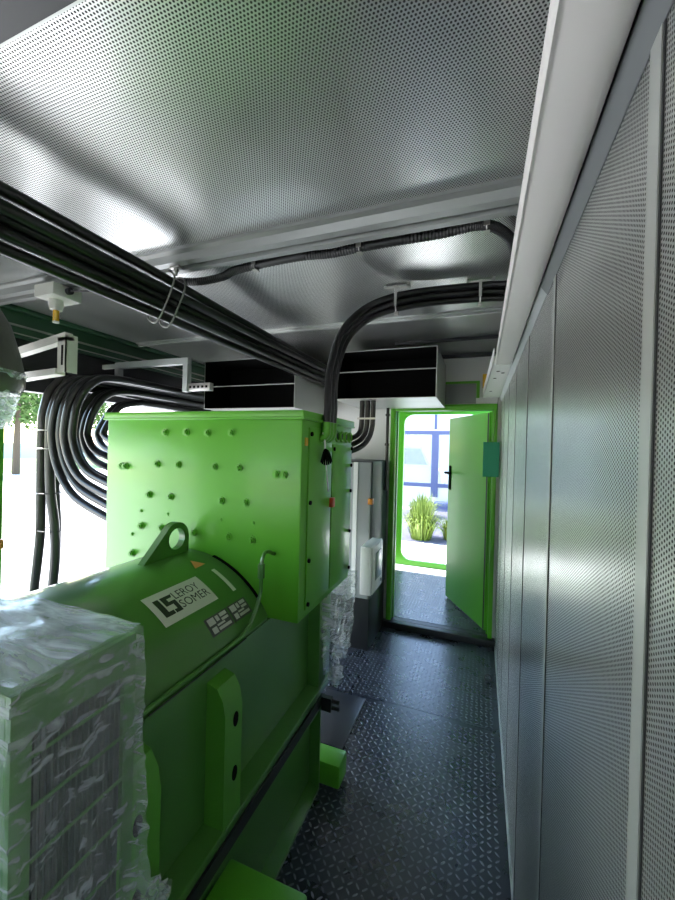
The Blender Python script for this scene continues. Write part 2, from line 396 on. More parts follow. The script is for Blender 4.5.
# glass front seen through the end door
fy = 13.0
b = thing('building', 'white building front with blue-grey window frames beyond door', 'building', (-1.5, fy, -.4))
wf = MB().box(-6, 3, fy, fy + .3, 2.25, 3.6).box(-6, -3.2, fy, fy + .3, -.4, 2.25).box(-6, 3, fy + .02, fy + .3, -.4, .05).build('wall_panel', CREAM, b, 0)
m = MB()
for x in (-3.0, -1.42, .1, 1.5): m.box(x - .11, x + .11, fy - .06, fy + .06, 0, 2.2)
for xa, xb in ((-2.89, -1.53), (-1.31, -.01), (.21, 1.39)):
    m.box(xa, xb, fy - .055, fy + .055, 2.08, 2.2); m.box(xa, xb, fy - .055, fy + .055, .32, .44)
m.box(-1.46, -1.38, fy - .04, fy - .001, 2.26, 3.6)
m.build('window_frame', BLUEF, b, 0)
gl = simple('facade_glass', (.30, .36, .42), .1); gl.node_tree.nodes['Principled BSDF'].inputs['Alpha'].default_value = .35
MB().box(-2.95, -1.5, fy - .005, fy + .005, .4, 2.1).box(-1.3, 0, fy - .005, fy + .005, .4, 2.1).build('pane', gl, b, 0)
MB().box(-2.89, -1.53, fy - .01, fy + .01, -.38, .318).box(-1.31, -.01, fy - .01, fy + .01, -.38, .318).build('kick_panel', CREAM, b, 0)
MB().box(-1.45, .6, fy - .5, fy - .1, -.4, -.12, .02).build('step', BLUEF, b)
MB().box(-6, 3, fy + 4.5, fy + 4.7, -.4, 3.5).build('back_wall_panel', CREAM, b, 0)
v = thing('van', 'white van parked behind the glass front', 'van', (-2.5, fy + 2.2, -.4))
MB().prism([(-4.4, .0), (-1.35, .0), (-1.35, .75), (-1.75, .95), (-2.1, 1.75), (-4.4, 1.85)], 1, fy + 1.4, fy + 3.0).build('body', VANW, v, 0)
MB().prism([(-2.95, 1.0), (-1.85, 1.0), (-2.12, 1.6), (-2.95, 1.6)], 1, fy + 1.38, fy + 1.40).build('window', VANG, v, 0)
for x in (-3.8, -2.0): MB().cyl((x, fy + 1.36, -.1), (x, fy + 1.6, -.1), .30, 20).build('wheel', BLACK, v)
def grass_clump(x, y, h, r, n, label):
    m = MB()
    for i in range(n):
        a = random.uniform(0, 2 * PI); r0 = random.uniform(0, .55) * r; L = h * random.uniform(.75, 1.1); lean = random.uniform(.05, 1.0) * r
        d = Vector((math.cos(a), math.sin(a), 0)); s = Vector((-d.y, d.x, 0)) * .009
        p0 = Vector((x, y, -.4)) + d * r0
        fl = lean / r
        pts = [p0, p0 + d * lean * .35 + Vector((0, 0, L * (.42 - .10 * fl))), p0 + d * lean * .75 + Vector((0, 0, L * (.78 - .34 * fl))), p0 + d * lean * 1.15 + Vector((0, 0, L * (1.0 - .72 * fl)))]
        w = [1, 1, .7, .1]
        vs = [(m.bm.verts.new(p - s * k_), m.bm.verts.new(p + s * k_)) for p, k_ in zip(pts, w)]
        for A, B_ in zip(vs, vs[1:]): m.bm.faces.new((A[0], A[1], B_[1], B_[0]))
    tag(m.build('ornamental_grass', LEAFY, None, 0, base=True, recalc=False), label, 'plant', 'grass clumps outside the door')
grass_clump(-1.17, 8.4, 1.0, .40, 620, 'largest yellow-green grass clump in front of white building')
grass_clump(-.55, 8.6, .62, .30, 350, 'small grass clump half hidden by open green door')
grass_clump(-1.55, 11.2, .8, .5, 400, 'pale grass clump growing farther off against the window front')
struct('ground_bed', MB().box(-4, 1.2, 8.1, 12.4, -.40, -.385), simple('gravel_bed', (.07, .07, .10), .9), 'grey gravel bed outside the door', 'ground')

# ------------------------------------------------------------------ light fitting and tray
lf = thing('ceiling_light', 'long white fluorescent light fitting along top of perforated wall', 'light fitting', (.09, 1.0, 1.95))
MB().box(.080, .128, -2.2, 1.93, 1.99, 2.11, .004).build('housing', WHITE, lf)
prof = [(.0545, 1.990), (.0505, 1.976), (.0500, 1.966), (.0515, 1.959), (.0555, 1.9555), (.0590, 1.9575), (.0620, 1.9570), (.080, 1.9535), (.100, 1.9525), (.115, 1.9535), (.1225, 1.957), (.1255, 1.963), (.1260, 1.990)]
MB().prism(prof, 1, -2.15, 1.90).build('diffuser', DIFFUSER, lf, 50)
MB().prism([(a_ + (.002 if a_ < .08 else .0002), z_ - .002) for a_, z_ in prof], 1, 1.9005, 1.93).build('end_cap', WHITE, lf, 50)
ct = thing('cable_tray', 'white sheet metal tray continuing beyond the light fitting', 'tray', (.07, 2.5, 1.97))
MB().prism([(.045, 1.935), (.006, 3.17), (.128, 3.17), (.134, 1.935)], 2, 1.972, 1.978).build('base_plate', WHITE, ct, 0)
MB().prism([(.045, 1.935), (.006, 3.17), (.010, 3.17), (.049, 1.935)], 2, 1.972, 2.04).build('side_flange', WHITE, ct, 0)
for x, y in ((.075, 2.15), (.065, 2.35), (.055, 2.85), (.10, 2.2)): MB().cyl((x, y, 1.9705), (x, y, 1.9725), .009, 10).build('mounting_hole', BLACKM, ct)
MB().box(.0, .05, 2.98, 3.16, 2.04, 2.12, .005).build('junction_block', AMBER, ct)

# ------------------------------------------------------------------ overhead cables
sdir = Vector((.447, 0, .894)); cdir = Vector((-.894, 0, .447)); c0 = Vector((-1.283, 0, 2.17))
spec = [(.073, .012, 'uppermost'), (.038, -.016, 'second from the top'), (.005, .012, 'middle'), (-.030, -.012, 'second from the bottom'), (-.071, .004, 'lowest')]
for s_, d_, w in spec:
    p = c0 + sdir * s_ + cdir * d_
    pts = [(p.x + .004 * math.sin(y * 2 + s_ * 90), y, p.z + .004 * math.cos(y * 1.7 + s_ * 60)) for y in (-2.4, -1.4, -.5, .3, 1.0, 1.28, 1.8, 2.4, 3.0, 3.28)]
    single('power_cable', MB().tube(pts, .0195, 14, 6), BLACK, 'black power cable running under the ceiling, %s of the bundle of five' % w, 'cable', 'overhead power cables')
# hanger with two strap rings round the bundle
hg = thing('cable_hanger', 'zinc hanger with double ring holding five overhead cables to beam', 'hanger', (-1.25, 1.28, 2.33))
def ring_pts(y):
    out = []
    c = c0 + Vector((0, y, 0))
    for i in range(17):
        a = 2 * PI * i / 16
        ca, sa = math.cos(a), math.sin(a)
        ex, ez = (abs(ca) ** .6) * math.copysign(.112, ca), (abs(sa) ** .6) * math.copysign(.040, sa)
        q = c + sdir * ex + cdir * ez; out.append(q)
    return out
for y in (1.235, 1.30):
    MB().tube(ring_pts(y), .0040, 8, 3, cap=False).build('ring', simple('dull_zinc', (.20, .20, .185), .5, .5), hg)
MB().cyl((-1.236, 1.268, 2.268), (-1.236, 1.268, 2.345), .006, 10).build('rod', ZINC, hg)
MB().box(-1.262, -1.21, 1.255, 1.285, 2.296, 2.306, .002).cyl((-1.236, 1.268, 2.285), (-1.236, 1.268, 2.296), .011, 6).build('clamp', ZINC, hg)

# flexible conduit along the beam, with its saddle clips
cond = [(-1.34, 1.371, 2.3), (-1.225, 1.402, 2.298), (-1.1, 1.398, 2.30), (-1.02, 1.372, 2.303), (-.901, 1.364, 2.308), (-.69, 1.352, 2.306), (-.571, 1.368, 2.306), (-.446, 1.368, 2.31), (-.293, 1.366, 2.31),
        (-.153, 1.371, 2.312), (-.037, 1.362, 2.314), (.010, 1.375, 2.312), (.052, 1.42, 2.31), (.085, 1.49, 2.308), (.104, 1.60, 2.306), (.108, 1.75, 2.306)]
single('flexible_conduit', MB().tube(cond, .0165, 12, 22, rf=lambda t, i: .0158 + .0022 * (i % 2)), CORR, 'wavy black corrugated conduit clipped along the ceiling beam', 'conduit')
for x, y, z, w in ((-.901, 1.364, 2.308, 'nearest the cable hanger'), (-.446, 1.368, 2.310, 'in the middle of the run'), (-.0, 1.37, 2.312, 'at its bend by the light')):
    m = MB()
    m.tube([(x, y - .022, ZC - .001), (x, y - .0215, z), (x, y - .016, z - .0165), (x, y, z - .0225), (x, y + .016, z - .0165), (x, y + .0215, z), (x, y + .022, ZC - .001)], .0022, 6, 4)
    m.box(x - .010, x + .010, y - .0235, y - .021, z - .01, ZC - .001); m.box(x - .010, x + .010, y + .021, y + .0235, z - .01, ZC - .001)
    m.box(x - .010, x + .010, y - .014, y + .014, z - .0245, z - .0225)
    single('pipe_clip', m, ZINC, 'zinc saddle clip on wavy black conduit, %s' % w, 'clip', 'conduit clips')

# three cables arching from the terminal box up to the ceiling
arc = [(-.580, 1.440, 1.653), (-.580, 1.442, 1.675), (-.582, 1.452, 1.71), (-.588, 1.465, 1.78), (-.590, 1.49, 1.881), (-.572, 1.56, 2.037), (-.520, 1.69, 2.170), (-.423, 1.82, 2.260), (-.247, 1.86, 2.288), (-.005, 1.88, 2.290), (.06, 1.89, 2.289), (.125, 1.90, 2.286)]
for i, w in ((-1, 'upper'), (0, 'middle'), (1, 'lower')):
    pts = []
    for j, p in enumerate(arc):
        t = j / (len(arc) - 1)
        up = min(1, max(0, (j - 3) / 4))
        pts.append((p[0] + .012 * i * up * (1 - up), p[1] + .035 * i * (1 - up) + (.012 * i * up), p[2] - .027 * i * up))
    single('arched_cable', MB().tube(pts, .0150, 14, 8), BLACK, '%s of the three black cables arching from green box to ceiling' % w, 'cable', 'arching cables')
for x, w in ((-.40, 'at the top of the bend'), (-.02, 'beside the light fitting')):
    y = 1.825 if x < -.3 else 1.88
    cl = thing('cable_cleat', 'zinc cleat holding arching cables %s' % w, 'cleat', (x, y, 2.345), 'ceiling cable cleats')
    MB().box(x - .062, x + .062, y - .014, y + .014, 2.332, 2.342, .002).box(x - .062, x - .05, y - .014, y + .014, 2.332, 2.3495).box(x + .05, x + .062, y - .014, y + .014, 2.332, 2.3495).build('channel', ZINC, cl)
    zc_ = 2.266 if x < -.3 else 2.289
    m = MB().tube([(x, y - .03, 2.332), (x, y - .034, zc_), (x, y - .02, zc_ - .045), (x, y, zc_ - .05), (x, y + .02, zc_ - .045), (x, y + .034, zc_), (x, y + .03, 2.332)], .0035, 6, 5)
    m.box(x - .006, x + .006, y - .036, y - .032, zc_ - .03, 2.335)
    m.build('strap', ZINC, cl)
    MB().box(x - .01, x + .01, y - .012, y + .012, zc_ - .066, zc_ - .048, .002).build('screw', ZINC, cl)

# ------------------------------------------------------------------ ducts
def duct(x0, x1, z0, z1, zm, y0, y1, label):
    d = thing('ventilation_duct', label, 'duct', ((x0 + x1) / 2, y0, z0), 'square ducts by the end wall')
    t = .004
    m = MB()
    m.box(x0, x1, y0, y1, z0, z0 + t); m.box(x0, x1, y0, y1, z1 - t, z1); m.box(x0, x0 + t, y0, y1, z0 + t, z1 - t); m.box(x1 - t, x1, y0, y1, z0 + t, z1 - t)
    m.build('casing', GALV, d, 0)
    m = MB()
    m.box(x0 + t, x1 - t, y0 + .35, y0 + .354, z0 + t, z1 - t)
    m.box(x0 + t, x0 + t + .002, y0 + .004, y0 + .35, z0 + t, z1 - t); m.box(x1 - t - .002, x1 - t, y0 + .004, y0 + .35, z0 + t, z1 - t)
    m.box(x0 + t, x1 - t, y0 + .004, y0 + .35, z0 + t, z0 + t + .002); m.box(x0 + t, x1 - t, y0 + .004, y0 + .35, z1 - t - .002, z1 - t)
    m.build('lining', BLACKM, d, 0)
    MB().box(x0 + t, x1 - t, y0 + .001, y0 + .020, zm, zm + .004).build('divider', STRIP, d, 0)
duct(-1.020, -.287, 1.905, 2.250, 2.10, 2.60, 3.27, 'black-lined square duct above the end door, beside arching cables')
duct(-2.20, -1.345, 1.85, 2.25, 2.035, 2.60, 3.27, 'black-lined square duct above the green box, left of overhead cables')

# ------------------------------------------------------------------ heat detector on the beam
hd = thing('heat_detector', 'white detector box with amber probe under ceiling beam', 'detector', (-1.97, 1.27, 2.30))
MB().box(-2.045, -1.905, 1.195, 1.335, 2.245, 2.305, .006).build('box', BRACKETW, hd)
MB().lathe([(.030, 2.245), (.032, 2.225), (.025, 2.195)], -1.985, 1.262).build('collar', BRACKETW, hd)
MB().lathe([(.0135, 2.195), (.0135, 2.145), (.010, 2.140)], -1.985, 1.262, 16).build('probe', AMBER, hd)
MB().lathe([(.0140, 2.142), (.0140, 2.134)], -1.985, 1.262, 16).build('probe_tip', BRACKETW, hd)
MB().cyl((-1.905, 1.265, 2.28), (-1.885, 1.265, 2.28), .016, 12).build('cable_gland', BLACKST, hd)
single('detector_wire', MB().tube([(-1.885, 1.265, 2.282), (-1.80, 1.29, 2.28), (-1.66, 1.33, 2.295), (-1.5, 1.36, 2.30), (-1.36, 1.37, 2.30)], .004, 8, 6), BLACKST, 'thin dark wire from white detector to corrugated conduit', 'wire')

# ------------------------------------------------------------------ brackets on the open side
b1 = thing('cable_bracket', 'white open bracket frame above black straight cables, next to grimy filter', 'bracket', (-2.15, 1.32, 1.86), 'white cable brackets')
y0, y1 = 1.285, 1.325
MB().prism([(-2.375, 2.035), (-1.955, 2.095), (-1.945, 2.075), (-1.945, 2.055), (-2.375, 1.995)], 1, y0, y1).build('top_arm', BRACKETW, b1)
MB().box(-2.005, -1.945, y0, y0 + .006, 1.895, 2.07).box(-1.951, -1.945, y0, y1 + .02, 1.895, 2.085).build('post', BRACKETW, b1)
MB().prism([(-2.385, 1.862), (-2.005, 1.885), (-2.005, 1.915), (-2.385, 1.90)], 1, y0 - .01, y1).build('bottom_arm', BRACKETW, b1)
MB().box(-2.385, -2.36, y0, y1, 1.895, 2.0).build('back_post', BRACKETW, b1)
MB().box(-1.975, -1.962, y0 - .002, y0, 1.93, 2.03).build('slot', BLACKM, b1)
MB().box(-2.64, -2.37, y0 + .005, y1 - .005, 2.0, 2.03).build('wall_arm', GREYPAINT, b1)
b2 = thing('cable_bracket', 'grey-white bracket frame over the looped black cables', 'bracket', (-2.15, 2.0, 1.9), 'white cable brackets')
MB().box(-2.50, -1.835, 2.0, 2.04, 2.085, 2.128, .002).build('top_arm', GREYPAINT, b2)
MB().box(-1.875, -1.835, 2.0, 2.04, 1.90, 2.085, .002).build('post', GREYPAINT, b2)
MB().box(-2.50, -2.46, 2.0, 2.04, 1.98, 2.085, .002).build('back_post', GREYPAINT, b2)
MB().box(-1.835, -1.66, 2.01, 2.05, 1.905, 1.955, .002).build('slotted_arm', ZINC, b2)
m = MB()
for i in range(5): m.box(-1.825 + i * .033, -1.808 + i * .033, 2.0085, 2.0098, 1.922, 1.938)
m.build('slot', BLACKM, b2)
MB().box(-2.64, -2.50, 2.01, 2.03, 2.09, 2.12).build('wall_arm', GREYPAINT, b2)

# looped cables into the far side of the terminal box
def loop(yb, xe, zb, xb, zt, label, yend):
    xt = xe + .09
    pts = [(xt, 2.90, zt), (xt, 2.30, zt + .004), (xt, yb + .20, zt), (xt - .025, yb + .06, zt - .045), (xt - .070, yb, zt - .17), (xe, yb - .02, 1.62), (xe + (xb - xe) * .05, yb - .02, zb + (1.62 - zb) * .70), (xe + (xb - xe) * .21, yb - .02, zb + (1.62 - zb) * .41), (xe + (xb - xe) * .50, yb - .02, zb + (1.62 - zb) * .17), (xb, yb - .02, zb), (xb + .12, yb - .02, zb - .03), (-1.80, (yb + yend) / 2, zb - .06), (-1.588, yend, zb - .07)]
    single('looped_cable', MB().tube(pts, .0235, 12, 7), BLACK, label, 'cable', 'looped cables')
names = ['outermost', 'second', 'third', 'innermost']
for i in range(4):
    loop(1.60 + .012 * (i % 2), -2.50 + .056 * i, 1.125 + .064 * i, -2.04, 1.965, '%s black cable of the nearest looped row by green box' % names[i], 1.44 + .05 * i)
for i in range(3):
    loop(1.80 + .012 * (i % 2), -2.58 + .06 * i, 1.31 + .075 * i, -2.28, 1.912, '%s black cable of the middle looped row by green box' % ('outer', 'centre', 'inner')[i], 1.56 + .05 * i)
for i in range(2):
    loop(2.0, -2.63 + .058 * i, 1.47 + .08 * i, -2.42, 1.858, '%s black cable of the farthest looped row by green box' % ('outer', 'inner')[i], 1.70 + .04 * i)
STRAIGHT = simple('grey_black_rubber', (.03, .028, .026), .3)
str_pts = [[(-2.56, 2.60, 1.965), (-2.565, 1.80, 1.965), (-2.58, 1.64, 1.90), (-2.592, 1.59, 1.75), (-2.594, 1.58, 1.60), (-2.594, 1.58, 1.25), (-2.590, 1.58, .98), (-2.615, 1.58, .76), (-2.650, 1.585, .56), (-2.664, 1.59, .25), (-2.664, 1.59, .0)],
           [(-2.50, 2.60, 1.967), (-2.505, 1.80, 1.967), (-2.515, 1.66, 1.90), (-2.528, 1.60, 1.75), (-2.534, 1.59, 1.60), (-2.520, 1.59, 1.25), (-2.482, 1.595, 1.02), (-2.478, 1.60, .82), (-2.50, 1.60, .58), (-2.53, 1.605, .25), (-2.54, 1.61, .0)],
           [(-2.53, 2.60, 1.915), (-2.535, 1.84, 1.915), (-2.55, 1.72, 1.85), (-2.56, 1.65, 1.72), (-2.562, 1.64, 1.60), (-2.555, 1.64, 1.25), (-2.54, 1.645, 1.0), (-2.55, 1.65, .78), (-2.585, 1.655, .55), (-2.60, 1.66, .25), (-2.605, 1.66, .0)]]
for p, w in zip(str_pts, ('nearest to green post', 'nearest to the loops', 'behind the other two')):
    single('straight_cable', MB().tube(p, .0275, 12, 7), STRAIGHT, 'black cable hanging straight down to floor by open side, %s' % w, 'cable', 'straight cables')
for z, w, c in ((1.615, 'just below eye level', (-2.564, 1.608)), (1.50, 'just under the top tie', (-2.563, 1.608)), (1.22, 'halfway down', (-2.556, 1.608)), (.985, 'where they start to spread', (-2.536, 1.615))):
    pts = [(c[0] + (.066 if z > 1.1 else .088) * math.cos(a), c[1] + .066 * math.sin(a), z) for a in [2 * PI * i / 12 for i in range(13)]]
    single('cable_tie', MB().tube(pts, .0035, 6, 3, cap=False), ZINC if z > 1.4 else BLACKST, 'thin tie round straight hanging cables, %s' % w, 'cable tie', 'ties on the straight cables')

# ------------------------------------------------------------------ generator
cx, cz, R = -1.095, .695, .43
gen = thing('generator_set', 'large bright green generator with square terminal box on steel base', 'generator', (cx, 1.1, 0))
def cylp(y, th, e=0.): a = math.radians(th); return (cx + (R + e) * math.sin(a), y, cz + (R + e) * math.cos(a))
TS = 59.5
arcp = [(cylp(0, t)[0], cylp(0, t)[2]) for t in [-TS + 2 * TS * i / 40 for i in range(41)]]
xs = arcp[-1][0]
body = [(2 * cx - xs, .455)] + arcp + [(xs, .455)]
m = MB().prism(body, 1, .585, 1.225)
af = m.build('alternator_frame', SHADEGREEN, gen, 25)
MB().box(2 * cx - xs, xs, 1.225, 1.60, .455, .904, .008).box(2 * cx + .66, -.662, 1.585, 1.72, .455, .904, .008).build('rear_housing', SHADEGREEN, gen)
def cylstrip(y0, y1, t0, t1, e0, e1, n=12, m=None):
    m = m or MB()
    A = []
    for i in range(n + 1):
        t = t0 + (t1 - t0) * i / n
        A.append([m.bm.verts.new(cylp(y, t, e)) for y, e in ((y0, e0), (y1, e0), (y1, e1), (y0, e1))])
    for a_, b_ in zip(A, A[1:]):
        for k_ in range(4): m.bm.faces.new((a_[k_], a_[(k_ + 1) % 4], b_[(k_ + 1) % 4], b_[k_]))
    m.bm.faces.new(A[0]); m.bm.faces.new(A[-1][::-1])
    return m
cylstrip(1.226, 1.2395, -59, 59, -.03, -.004, 40).build('end_ring', SHADEGREEN, gen)
cylstrip(1.2255, 1.2385, 15.5, 48.5, -.0038, .003, 24).build('air_slot', BLACKM, gen)
# lifting eye on top
m = MB()
ey = [(.985, 1.118), (1.205, 1.118), (1.207, 1.186)]
hole_c, hole_r, out_r = (1.145, 1.186), .040, .063
outl = [(.985, 1.12)]
t0 = math.radians(145)
outl = [(.985, 1.118), (1.208, 1.118)]
for i in range(13): a = math.radians(0 + 145 * i / 12); outl.append((hole_c[0] + out_r * math.cos(a), hole_c[1] + out_r * math.sin(a)))
# resample both outlines to the same count, by angle about the hole
def ray_hit(a):
    d = (math.cos(a), math.sin(a)); best = None
    for p, q in zip(outl, outl[1:] + outl[:1]):
        ex, ez = q[0] - p[0], q[1] - p[1]; den = d[0] * ez - d[1] * ex
        if abs(den) < 1e-9: continue
        t = ((p[0] - hole_c[0]) * ez - (p[1] - hole_c[1]) * ex) / den; u = ((p[0] - hole_c[0]) * d[1] - (p[1] - hole_c[1]) * d[0]) / den
        if t > 0 and -1e-6 <= u <= 1 + 1e-6: best = t if best is None else min(best, t)
    return (hole_c[0] + d[0] * best, hole_c[1] + d[1] * best)
angs = sorted([2 * PI * i / 48 for i in range(48)] + [math.atan2(p[1] - hole_c[1], p[0] - hole_c[0]) % (2 * PI) for p in outl[:2]])
m.ringplate([ray_hit(a) for a in angs], [(hole_c[0] + hole_r * math.cos(a), hole_c[1] + hole_r * math.sin(a)) for a in angs], 0, cx - .014, cx + .014)
m.build('lifting_eye', SHADEGREEN, gen)
# side plates, feet
for xa, xb, sgn in ((xs - .001, xs + .004, 1), (2 * cx - xs - .004, 2 * cx - xs + .001, -1)):
    MB().box(xa, xb, .60, 1.70, .46, .905).build('side_plate', SHADEGREEN, gen, 0)
for ya, yb in ((.55, .662), (.892, .974)):
    m = MB().prism([(-.725, .455), (-.655, .455), (-.655, .775), (-.664, .82), (-.685, .853), (-.725, .865)], 1, ya, yb)
    ft = m.build('foot_bracket', simple('shaded_foot_green', (.075, .27, .025), .4), gen, 25)  # box green darkened for the shade around the feet
    for z in (.585, .745): MB().prism([(ya + .05 + .012 * math.cos(a), z + .022 * math.sin(a)) for a in [2 * PI * i / 14 for i in range(14)]], 0, -.656, -.6535).build('slot', BLACKM, ft, 0)
MB().box(-1.54, -.652, .42, 1.70, .425, .456, .004).build('mounting_flange', SHADEGREEN, gen)
MB().box(-1.54, -.646, -.6, 1.583, .383, .425).build('damping_strip', SEAL, gen, 0)
def rail(x, s):
    return [(x, 0), (x, .016), (x - s * .05, .03), (x - s * .05, .36), (x, .372), (x, .383), (x - s * .13, .383), (x - s * .13, 0)]
MB().prism(rail(-.646, 1), 1, -.6, 1.584).build('base_rail', SHADEGREEN, gen, 20)
MB().prism(rail(-1.544, -1), 1, -.6, 1.584).build('base_rail', SHADEGREEN, gen, 20)
MB().box(-1.42, -.77, 1.50, 1.584, 0, .383).box(-.70, -.646, 1.575, 1.586, 0, .383).build('cross_member', SHADEGREEN, gen, 0)
MB().box(-.76, -.553, 1.590, 1.695, .02, .125, .010).build('base_lug', GREEN, gen)
MB().box(-.672, -.415, .74, .958, .16, .315, .010).build('base_lug', GREEN, gen)
m = MB()
for z in (.405, .375): m.cyl((-.60, 1.60, z), (-.565, 1.60, z), .009, 8)
m.box(-.66, -.60, 1.585, 1.61, .36, .42)
m.build('stud', BLACKST, gen)
# wire channel along the shoulder, hook pipe at its end
pp = [(-.715, .66, .925), (-.715, .86, .925), (-.715, 1.05, .927), (-.712, 1.11, .965), (-.712, 1.152, 1.03), (-.712, 1.156, 1.10), (-.712, 1.16, 1.145), (-.712, 1.178, 1.168), (-.712, 1.205, 1.166), (-.712, 1.238, 1.150)]
MB().tube(pp, .0065, 10, 6).build('sensor_pipe', SHADEGREEN, gen)
MB().cyl((-.712, 1.156, 1.085), (-.712, 1.156, 1.135), .0125, 6).build('pipe_nut', SHADEGREEN, gen)
MB().box(-.730, -.706, .66, 1.06, .905, .915).build('shoulder_ledge', SHADEGREEN, gen, 0)
MB().tube([(-.704, .67, .918), (-.704, .9, .916), (-.704, 1.06, .918)], .0025, 6, 4).build('thin_wire', BLACKST, gen)

# labels on the shoulder
def wrap_mesh(verts, faces, name, mat, e, parent, y0=0, t0=0):
    me = MB(); 
    vs = [me.bm.verts.new((v[0], v[1], 0)) for v in verts]
    for f in faces:
        try: me.bm.faces.new([vs[i] for i in f])
        except ValueError: pass
    for _ in range(2):
        long_ = [e_ for e_ in me.bm.edges if e_.calc_length() > .012]
        if long_: bmesh.ops.subdivide_edges(me.bm, edges=long_, cuts=1)
    bmesh.ops.triangulate(me.bm, faces=me.bm.faces[:])
    for v in me.bm.verts:
        v.co = Vector(cylp(y0 + v.co.x, t0 - math.degrees(v.co.y / R), e))
    return me.build(name, mat, parent, 0, recalc=False)
def text_geo(s, size, sx=1.):
    cu = bpy.data.curves.new('t', 'FONT'); cu.body = s; cu.size = size; cu.resolution_u = 3
    o = bpy.data.objects.new('t', cu); C.objects.link(o)
    dg = bpy.context.evaluated_depsgraph_get(); me = o.evaluated_get(dg).to_mesh()
    V = [(v.co.x * sx, v.co.y) for v in me.vertices]; F_ = [tuple(p.vertices) for p in me.polygons]
    o.evaluated_get(dg).to_mesh_clear(); bpy.data.objects.remove(o); bpy.data.curves.remove(cu)
    return V, F_
PY0, PT0 = .836, 39.4           # lower near corner of the maker's plate
pw, ph = .228, R * math.radians(15.5)
lp = cylstrip(PY0, PY0 + pw, 23.9, 39.4, .0004, .0016, 14).build('maker_plate', PLATEW, gen, 30)
lp['label'] = 'pale plate with black maker lettering'
def fit_text(s, x, y, w, h, mat):
    V, F_ = text_geo(s, 1.0)
    xa, xb = min(v[0] for v in V), max(v[0] for v in V); ya, yb = min(v[1] for v in V), max(v[1] for v in V)
    V = [(x + (v[0] - xa) / (xb - xa) * w, y + (v[1] - ya) / (yb - ya) * h) for v in V]
    wrap_mesh(V, F_, 'lettering', mat, .0022, lp, PY0, PT0)
fit_text('LEROY', .092, .066, .108, .030, INK)
fit_text('SOMER', .092, .028, .124, .030, INK)
# emblem: an L running into an angular S
Lg = [(.020, .024), (.058, .024), (.058, .038), (.040, .038), (.040, .092), (.020, .092)]
Sg = [(.046, .092), (.090, .092), (.084, .080), (.064, .080), (.064, .068), (.088, .068), (.088, .024), (.061, .024), (.061, .037), (.073, .037), (.073, .056), (.046, .056)]
em = []
wrap_mesh(Lg, [tuple(range(6))], 'emblem', INK, .0022, lp, PY0, PT0)
wrap_mesh(Sg, [(0, 1, 2, 3), (0, 3, 4, 11), (4, 5, 10, 11), (5, 6, 9, 10), (6, 7, 8, 9)], 'emblem', INK, .0022, lp, PY0, PT0)
for ya, yb, nm in ((.957, 1.064, 1), (1.070, 1.167, 2)):
    rp = cylstrip(ya, yb, 44.6, 52.6, .0004, .0014, 8).build('rating_plate', LABELG, gen, 30)
    m = MB()
    for u0, u1, v0, v1 in ((.08, .36, .55, .92), (.42, .55, .60, .9), (.62, .92, .72, .92), (.10, .30, .10, .42), (.36, .92, .12, .28), (.36, .70, .36, .46), (.62, .92, .50, .64)):
        cylstrip(ya + (yb - ya) * u0, ya + (yb - ya) * u1, 52.6 - 8 * v1, 52.6 - 8 * v0, .0015, .0019, 3, m)
    m.build('print_block', LABELL, rp, 30)
cylstrip(1.145, 1.162, 24.2, 39.8, .0004, .0012, 12).build('strip_label', PLATEW, gen, 30)['label'] = 'narrow pale strip label'
wrap_mesh([(0, 0), (.058, .004), (.030, .052)], [(0, 1, 2)], 'warning_label', WARN, .0010, gen, 1.10, 19.3)

# terminal box
bx0, bx1, by0, by1, bz0, bz1 = -1.585, -.606, 1.24, 1.80, .905, 1.655
tb = MB().box(bx0, bx1, by0, by1, bz0, bz1, .006).build('terminal_box', GREEN, gen)
MB().box(bx0 - .010, bx1 + .010, by0 - .012, by1 + .012, bz1, 1.684, .005).box(bx0 - .012, bx1 + .012, by0 - .014, by1 + .014, 1.650, bz1 + .004, .002).build('lid', GREEN, tb)
big = [(-1.246, 1.598), (-1.134, 1.599), (-1.027, 1.598), (-.913, 1.599), (-1.288, 1.463), (-1.175, 1.464), (-.990, 1.464), (-.875, 1.464), (-.708, 1.446), (-.676, 1.446), (-1.328, 1.329), (-1.211, 1.328), (-.953, 1.330), (-.839, 1.330), (-1.369, 1.191), (-1.257, 1.193), (-1.083, 1.190), (-.917, 1.192), (-.807, 1.191), (-1.418, 1.066), (-1.492, 1.446), (-1.469, 1.447)]
small = [(-1.373, 1.256), (-1.225, 1.254), (-.954, 1.254), (-.805, 1.255), (-1.423, 1.149), (-1.501, .998)]
def proto(maker, name, mat, parent):
    o = maker.build(name, mat, None, 30); o.parent = parent; return o
g0 = gen.location
first = None
mb = MB().cyl((0, 0, 0), (0, -.004, 0), .017, 16).cyl((0, -.004, 0), (0, -.013, 0), .0125, 6).cyl((0, -.013, 0), (0, -.018, 0), .007, 10)
bolt = proto(mb, 'bolt', GREEN, tb)
for i, (x, z) in enumerate(big):
    o = bolt if i == 0 else bolt.copy()
    if i: C.objects.link(o); o.parent = tb
    o.location = Vector((x, by0 + .0005, z)) - g0; o.rotation_euler = (0, random.uniform(0, 1), 0)
mb = MB().cyl((0, 0, 0), (0, -.003, 0), .008, 12).cyl((0, -.003, 0), (0, -.006, 0), .005, 8)
rv = proto(mb, 'screw', GREEN, tb)
for i, (x, z) in enumerate(small):
    o = rv if i == 0 else rv.copy()
    if i: C.objects.link(o); o.parent = tb
    o.location = Vector((x, by0 + .0005, z)) - g0
